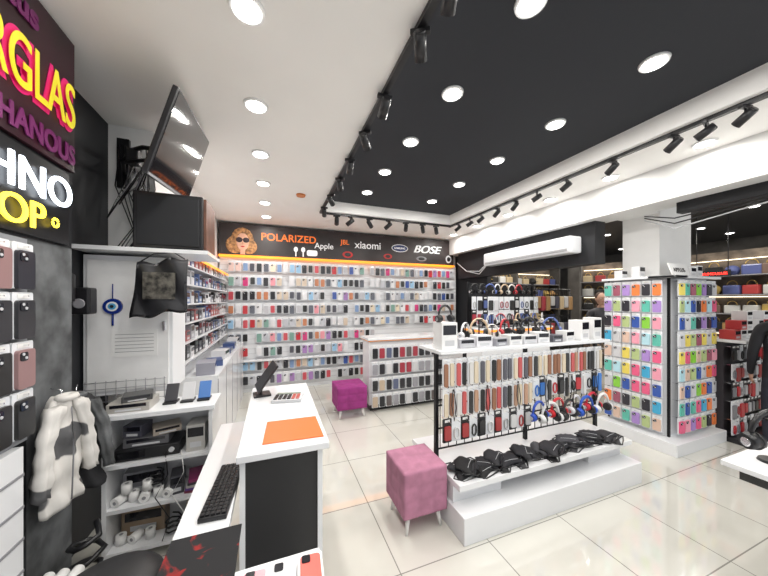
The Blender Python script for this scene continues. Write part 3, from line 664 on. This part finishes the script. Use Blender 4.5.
def padmat():
    m=bpy.data.materials.new('mousepad'); m.use_nodes=True; nt=m.node_tree; b=nt.nodes['Principled BSDF']
    tc=nt.nodes.new('ShaderNodeTexCoord'); n=nt.nodes.new('ShaderNodeTexNoise'); n.inputs['Scale'].default_value=12; n.inputs['Detail'].default_value=6; n.inputs['Distortion'].default_value=1.2
    r=nt.nodes.new('ShaderNodeValToRGB'); r.color_ramp.elements[0].position=.54; r.color_ramp.elements[1].position=.60
    r.color_ramp.elements[0].color=(.01,.01,.012,1); r.color_ramp.elements[1].color=(.25,.01,.01,1)
    nt.links.new(tc.outputs['Object'],n.inputs['Vector']); nt.links.new(n.outputs['Fac'],r.inputs['Fac']); nt.links.new(r.outputs['Color'],b.inputs['Base Color']); b.inputs['Roughness'].default_value=.8
    return m
g=G(); g.box(-.298,-.10,.78,1.08,.746,.750,padmat(),.0015); g.obj('mouse_pad',label='black mouse pad with red pattern',cat='mouse pad')
for i,c in enumerate(((.75,.3,.35),(.65,.65,.67),(.75,.15,.12))):
    g=G(); g.rr(.085,.165,.012,0,.0825,-.012,.0,pap); g.rr(.07,.14,.012,0,.0825,-.016,-.011,occol); g.rr(.03,.03,.006,-.015,.135,-.019,-.015,lens)
    o=g.obj('phone_case_box',local=True,loc=(-.055+.072*i,.735,.755),label='boxed phone case lying on the desk',cat='phone case',color=c,group='boxed cases on the desk'); o.rotation_euler=(R(-90),0,R(-4)); o.scale=(.78,.8,.8)
ch=empty('stool',(-.52,1.21,0),'round black padded swivel stool','stool')
g=G(); g.cyl((0,0,.50),(0,0,.52),.15,.165,blk,28); g.ell((0,0,.535),.165,.165,.045,mat('black_leather',(.015,.015,.017),.45),28,12); g.obj('seat',ch,local=True)
g=G(); g.cyl((0,0,.08),(0,0,.50),.022,.022,chrome,12); g.obj('post',ch,local=True)
g=G()
for k in range(5):
    a=2*math.pi*k/5; g.cyl((0,0,.09),(.15*math.cos(a),.15*math.sin(a),.055),.02,.014,blkm,8)
g.obj('base',ch,local=True)
for k in range(5):
    a=2*math.pi*k/5; g=G(); c=(.15*math.cos(a),.15*math.sin(a)); g.cyl((c[0]-.012,c[1],.027),(c[0]+.012,c[1],.027),.027,.027,blk,12); g.obj('wheel',ch,local=True)
pbox(-.79,1.45,0,.16,.24,.38,(.6,.6,.59),label='white carton standing on the floor by the side rack')
for i in range(3):
    g=G(); g.tube([(0,-.1,0),(0,.1,0)],.02,pap,12); g.obj('paper_tube',local=True,loc=(-.835+.045*i,1.45,.40),label='rolled white paper on a carton',cat='paper roll',group='rolled papers')
g=G(); pts=[(-.82+.05*math.cos(k*.8)*(1+.3*math.sin(k*1.9)),1.76+.06*math.sin(k*.8),.03+.012*k) for k in range(34)]; g.tube(pts,.012,blk,6); g.obj('cable_heap',label='tangled heap of black cables near the column',cat='cable',kind='stuff')
# ---------- air conditioner
ac=empty('air_conditioner',(3.4,3.2,2.1),'long white wall air conditioner under the beam','air conditioner')
g=G(); g.box(3.32,3.52,2.45,4.0,2.07,2.28,lam,.03); g.obj('body',ac)
g=G(); g.box(3.318,3.325,2.5,3.95,2.095,2.125,grey); g.obj('vent',ac)
for k in range(2):
    g=G(); g.box(3.310,3.32,2.5,3.95,2.10+.012*k,2.104+.012*k,lam); g.obj('louvre',ac)
g=G(); g.box(3.397,3.4005,1.70,1.86,2.50,2.68,pap)
for k in range(4): g.box(3.395,3.397,1.72,1.84,2.54+.03*k,2.545+.03*k,mat('ink_blue',(.1,.15,.4),.6))
g.obj('notice_sheet',label='white notice sheet with blue writing on the beam',cat='paper')
for k in range(3):
    g=G(); g.tube([(3.57,1.84,2.36-.02*k),(3.57,1.6,2.28-.05*k),(3.57,1.2,2.30-.03*k),(3.58,.8,2.33-.02*k),(3.58,.2,2.36)],.006,blk if k<2 else lgrey,6); g.obj('cable',label='loose cable hanging under the beam',cat='cable',group='loose cables under the beam')
for k in range(2):
    g=G(); g.tube([(3.5,4.0,2.2),(3.48,4.3,2.02-.05*k),(3.5,4.7,2.06),(3.5,5.0,2.25)],.008,lgrey,6); g.obj('cable',label='loose grey cable hanging beside the air conditioner',cat='cable',group='loose cables by the air conditioner')
# ---------- arcade outside
gold=mat('gold',(.6,.4,.12),.35,metal=.6); warm=mat('warm_strip',(1,.87,.65),.5,emit=3)
hb=empty('handbag',(0,0,0),'handbag on an arcade shop shelf','handbag')
g=G(); g.box(-.11,.11,-.05,.05,0,.17,occol,.02); g.obj('body',hb,local=True); g=G(); g.tube([(.07*math.cos(a),0,.165+.09*math.sin(a)) for a in [i*math.pi/8 for i in range(9)]],.007,gold,6); g.obj('handle',hb,local=True)
cpb=empty('cap',(0,0,0),'cap on an arcade shop shelf','cap')
g=G(); g.ell((0,0,0.02),.09,.1,.09,occloth); g.obj('crown',cpb,local=True); g=G(); g.ell((0,-.10,.005),.075,.08,.01,occloth); g.obj('brim',cpb,local=True)
brown=mat('brown_back',(.14,.11,.085),.6,var=.5,vs=5)
def shopshelf(x0,x1,y,rz=0,n=6,skip=0):
    e=empty('shop_shelving',((x0+x1)/2,y,0),'arcade shop shelving with bags and caps under warm light','shelving',rz=rz)
    hw=(x1-x0)/2
    g=G(); g.box(-hw,hw,.0,.03,0,2.35,brown)
    for s in (-1,1): g.box(s*hw-.02,s*hw+.02,-.3,.03,0,2.35,dk)
    g.obj('frame',e,local=True)
    for k in range(n):
        z=.3+.32*k; g=G(); g.box(-hw,hw,-.3,0,z,z+.015,grey); g.obj('shelf',e,local=True)
        if k%2: g=G(); g.box(-hw+.05,hw-.05,-.03,-.01,z+.29,z+.30,warm); g.obj('light_strip',e,local=True)
        if z<skip: continue
        m=int(2*hw/.22)
        for i in range(m):
            lx=-hw+.14+i*(2*hw-.28)/max(1,m-1)
            p=Matrix.Rotation(rz,4,'Z')@Vector((lx,-.16,0))+Vector(((x0+x1)/2,y,z+.015))
            c=random.choice([(.35,.2,.08),(.02,.02,.02),(.02,.02,.02),(.5,.4,.25),(.4,.05,.05),(.5,.5,.48),(.15,.1,.08),(.08,.1,.25),(.5,.35,.1)])
            if random.random()<.8: cp(hb,p,rz+R(random.uniform(-15,15)),c,'handbags in the arcade shop',scale=random.uniform(.8,1.0))
            else: cp(cpb,p+Vector((0,0,.06)),rz,c,'caps in the arcade shop')
shopshelf(3.9,5.5,5.7,skip=.9); shopshelf(5.6,7.3,6.0,skip=.9); shopshelf(7.4,9.4,5.5,skip=.9) 
shopshelf(6.5,8.3,2.6,R(-90)); shopshelf(6.6,7.8,4.3,R(-60))
kill(hb);kill(cpb)
hr=empty('hanging_rail',(4.75,4.0,0),'black floor rail with hanging bags outside the shop','rail')
for x in (4.1,5.4):
    g=G(); g.cyl((x,4.0,0),(x,4.0,1.7),.015,.015,blkm,8); g.box(x-.02,x+.02,3.8,4.2,0,.02,blkm); g.obj('post',hr)
for z in (1.7,1.2):
    g=G(); g.cyl((4.1,4.0,z),(5.4,4.0,z),.012,.012,blkm,8); g.obj('crossbar',hr)
for r_,z in enumerate((1.69,1.19)):
    for i in range(11):
        c=random.choice([(.02,.02,.02),(.3,.18,.08),(.45,.35,.22),(.3,.04,.05),(.05,.05,.07),(.4,.4,.4)])
        g=G(); h=random.uniform(.18,.28)
        g.box(-.055,.055,-.06,.06,-.12-h,-.12,occol,.02); g.tube([(-.035,0,-.125),(-.02,0,-.03),(0,0,.022),(.02,0,-.03),(.035,0,-.125)],.006,blk,5)
        g.obj('hanging_bag',local=True,loc=(4.17+.118*i,4.0,z),label='small bag hanging from a rail outside the shop',cat='bag',group='bags on the rail',color=c)
rs=empty('led_sign',(6.9,2.6,1.90),'small red lit sign over the opposite shop','sign')
g=G(); g.box(6.98,7.0,2.42,2.86,1.90,2.0,blk); g.obj('board',rs)
text('KUYUMCULUK',.058,(6.975,2.84,1.925),(R(90),0,R(-90)),mat('led_red',(1,.03,.02),.5,emit=6),rs,sx=1)
for y in (2.45,2.83):
    g=G(); g.cyl((6.99,y,2.0),(6.99,y,2.95),.006,.006,blk,6); g.obj('hanging_rod',rs)
# ---------- people
def person(loc,rz,coat,trous,hairc,label,H=1.72,bend=0):
    e=empty('person',loc,label,'person',rz=rz)
    s=H/1.75
    J={'pel':(0,0,.95,.13),'wai':(0,0,1.1,.125),'che':(0,.0,1.3,.145),'shc':(0,0,1.42,.10),'nek':(0,0,1.5,.055),'nk2':(0,-.01,1.56,.05)}
    E=[('pel','wai'),('wai','che'),('che','shc'),('shc','nek'),('nek','nk2')]
    for sd,t in ((-1,'l'),(1,'r')):
        fy=-.08*sd
        J.update({t+'sh':(sd*.17,0,1.41,.07),t+'el':(sd*.23,.02,1.13,.052),t+'wr':(sd*.22,-.1-bend*.1,.9+bend*.15,.036),t+'hn':(sd*.21,-.13-bend*.12,.86+bend*.15,.03),
          t+'hp':(sd*.09,0,.88,.10),t+'kn':(sd*.10,fy*.6-.02,.5,.068),t+'an':(sd*.10,fy,.09,.045),t+'to':(sd*.12,fy-.14,.035,.035)})
        E+=[('shc',t+'sh'),(t+'sh',t+'el'),(t+'el',t+'wr'),(t+'wr',t+'hn'),('pel',t+'hp'),(t+'hp',t+'kn'),(t+'kn',t+'an'),(t+'an',t+'to')]
    ks=list(J); me=bpy.data.meshes.new('body'); me.from_pydata([J[k][:3] for k in ks],[(ks.index(a),ks.index(b)) for a,b in E],[])
    ob=bpy.data.objects.new('tmp',me); COL.objects.link(ob)
    md=ob.modifiers.new('s','SKIN'); md.use_smooth_shade=True
    for i,k in enumerate(ks):
        r=J[k][3]; rx=r*(1.25 if k in('che','wai','pel') else 1); me.skin_vertices[0].data[i].radius=(rx,r*.85)
        me.skin_vertices[0].data[i].use_root=(k=='pel')
    ob.modifiers.new('u','SUBSURF').levels=2
    bpy.context.view_layer.update(); dg=bpy.context.evaluated_depsgraph_get()
    m=bpy.data.meshes.new_from_object(ob.evaluated_get(dg)); bpy.data.objects.remove(ob)
    m.materials.clear(); sk=mat('skin',(.55,.33,.24),.5)
    for x in (coat,trous,blk,sk): m.materials.append(x)
    for p in m.polygons:
        c=p.center; p.use_smooth=True
        p.material_index=0 if c.z>.84 else 1
        if c.z<.1: p.material_index=2
        if c.z>1.50: p.material_index=3
    zmin=min(v.co.z for v in m.vertices)
    b=bpy.data.objects.new('body',m); COL.objects.link(b); b.parent=e; b.location=(0,0,-zmin)
    g=G(); g.ell((0,-.01,1.64),.075,.095,.115,sk,20,14); g.ell((0,-.02,1.575),.052,.07,.05,sk); g.poly([(-.014,-.1,1.615),(.014,-.1,1.615),(0,-.1,1.66)],sk,(0,-.02,0)) 
    for x in (-.077,.077): g.ell((x,.0,1.635),.012,.022,.03,sk)
    g.obj('head',e,local=True)
    for x in (-.03,.03):
        g=G(); g.ell((x,-.098,1.65),.013,.006,.007,pap); g.ell((x,-.103,1.65),.005,.003,.005,blk)
        g.obj('eye',e,local=True)
    g=G(); g.ell((0,-.098,1.588),.024,.006,.006,mat('lip',(.4,.13,.11),.5)); g.obj('mouth',e,local=True)
    g=G(); g.ell((0,.022,1.67),.086,.092,.105,hairc,20,14); g.ell((0,.045,1.60),.07,.06,.09,hairc,16,10); g.obj('hair',e,local=True)
    for sd in (-1,1):
        g=G(); hx,hy,hz=sd*.205,-.15-bend*.14,.83+bend*.15
        g.ell((hx,hy,hz),.018,.038,.045,sk)
        for f in range(4):
            L=(.065,.075,.07,.055)[f]; y=hy-.026+.018*f
            g.tube([(hx,y,hz-.03),(hx-sd*.006,y-.004,hz-.03-L*.5),(hx-sd*.022,y-.006,hz-.03-L)],[.009,.0085,.007],sk,7)
        g.tube([(hx,hy-.03,hz+.01),(hx-sd*.01,hy-.055,hz-.015),(hx-sd*.016,hy-.06,hz-.045)],[.011,.01,.008],sk,7)
        g.obj('hand',e,local=True)
    e.scale=(s,s,s); return e
person((4.55,1.22,0),R(120),mat('coat_black',(.012,.012,.016),.8,var=.2),mat('jeans_dark',(.02,.022,.035),.85,var=.2),mat('hair_dark',(.015,.01,.008),.6),'person in a black coat and dark jeans seen from behind',1.55)
person((5.2,3.3,0),R(-40),mat('coat_grey',(.06,.06,.07),.8,var=.2),mat('trousers_beige',(.3,.24,.18),.85,var=.2),mat('hair_brown',(.06,.03,.02),.6),'person in a dark grey coat standing behind the racks',1.62,1)
for o in (pk,wc,spp,strap,cab,box,bigp,hp,hs,bgs): kill(o)
# ---------- camera
c=bpy.data.cameras.new('camera'); co=bpy.data.objects.new('camera',c); COL.objects.link(co)
co.location=(0,0,1.5); co.rotation_euler=(R(90),0,R(-20.8)); c.sensor_width=36; c.lens=290/768*36; c.shift_y=12/768; c.clip_start=.02
sc.camera=co
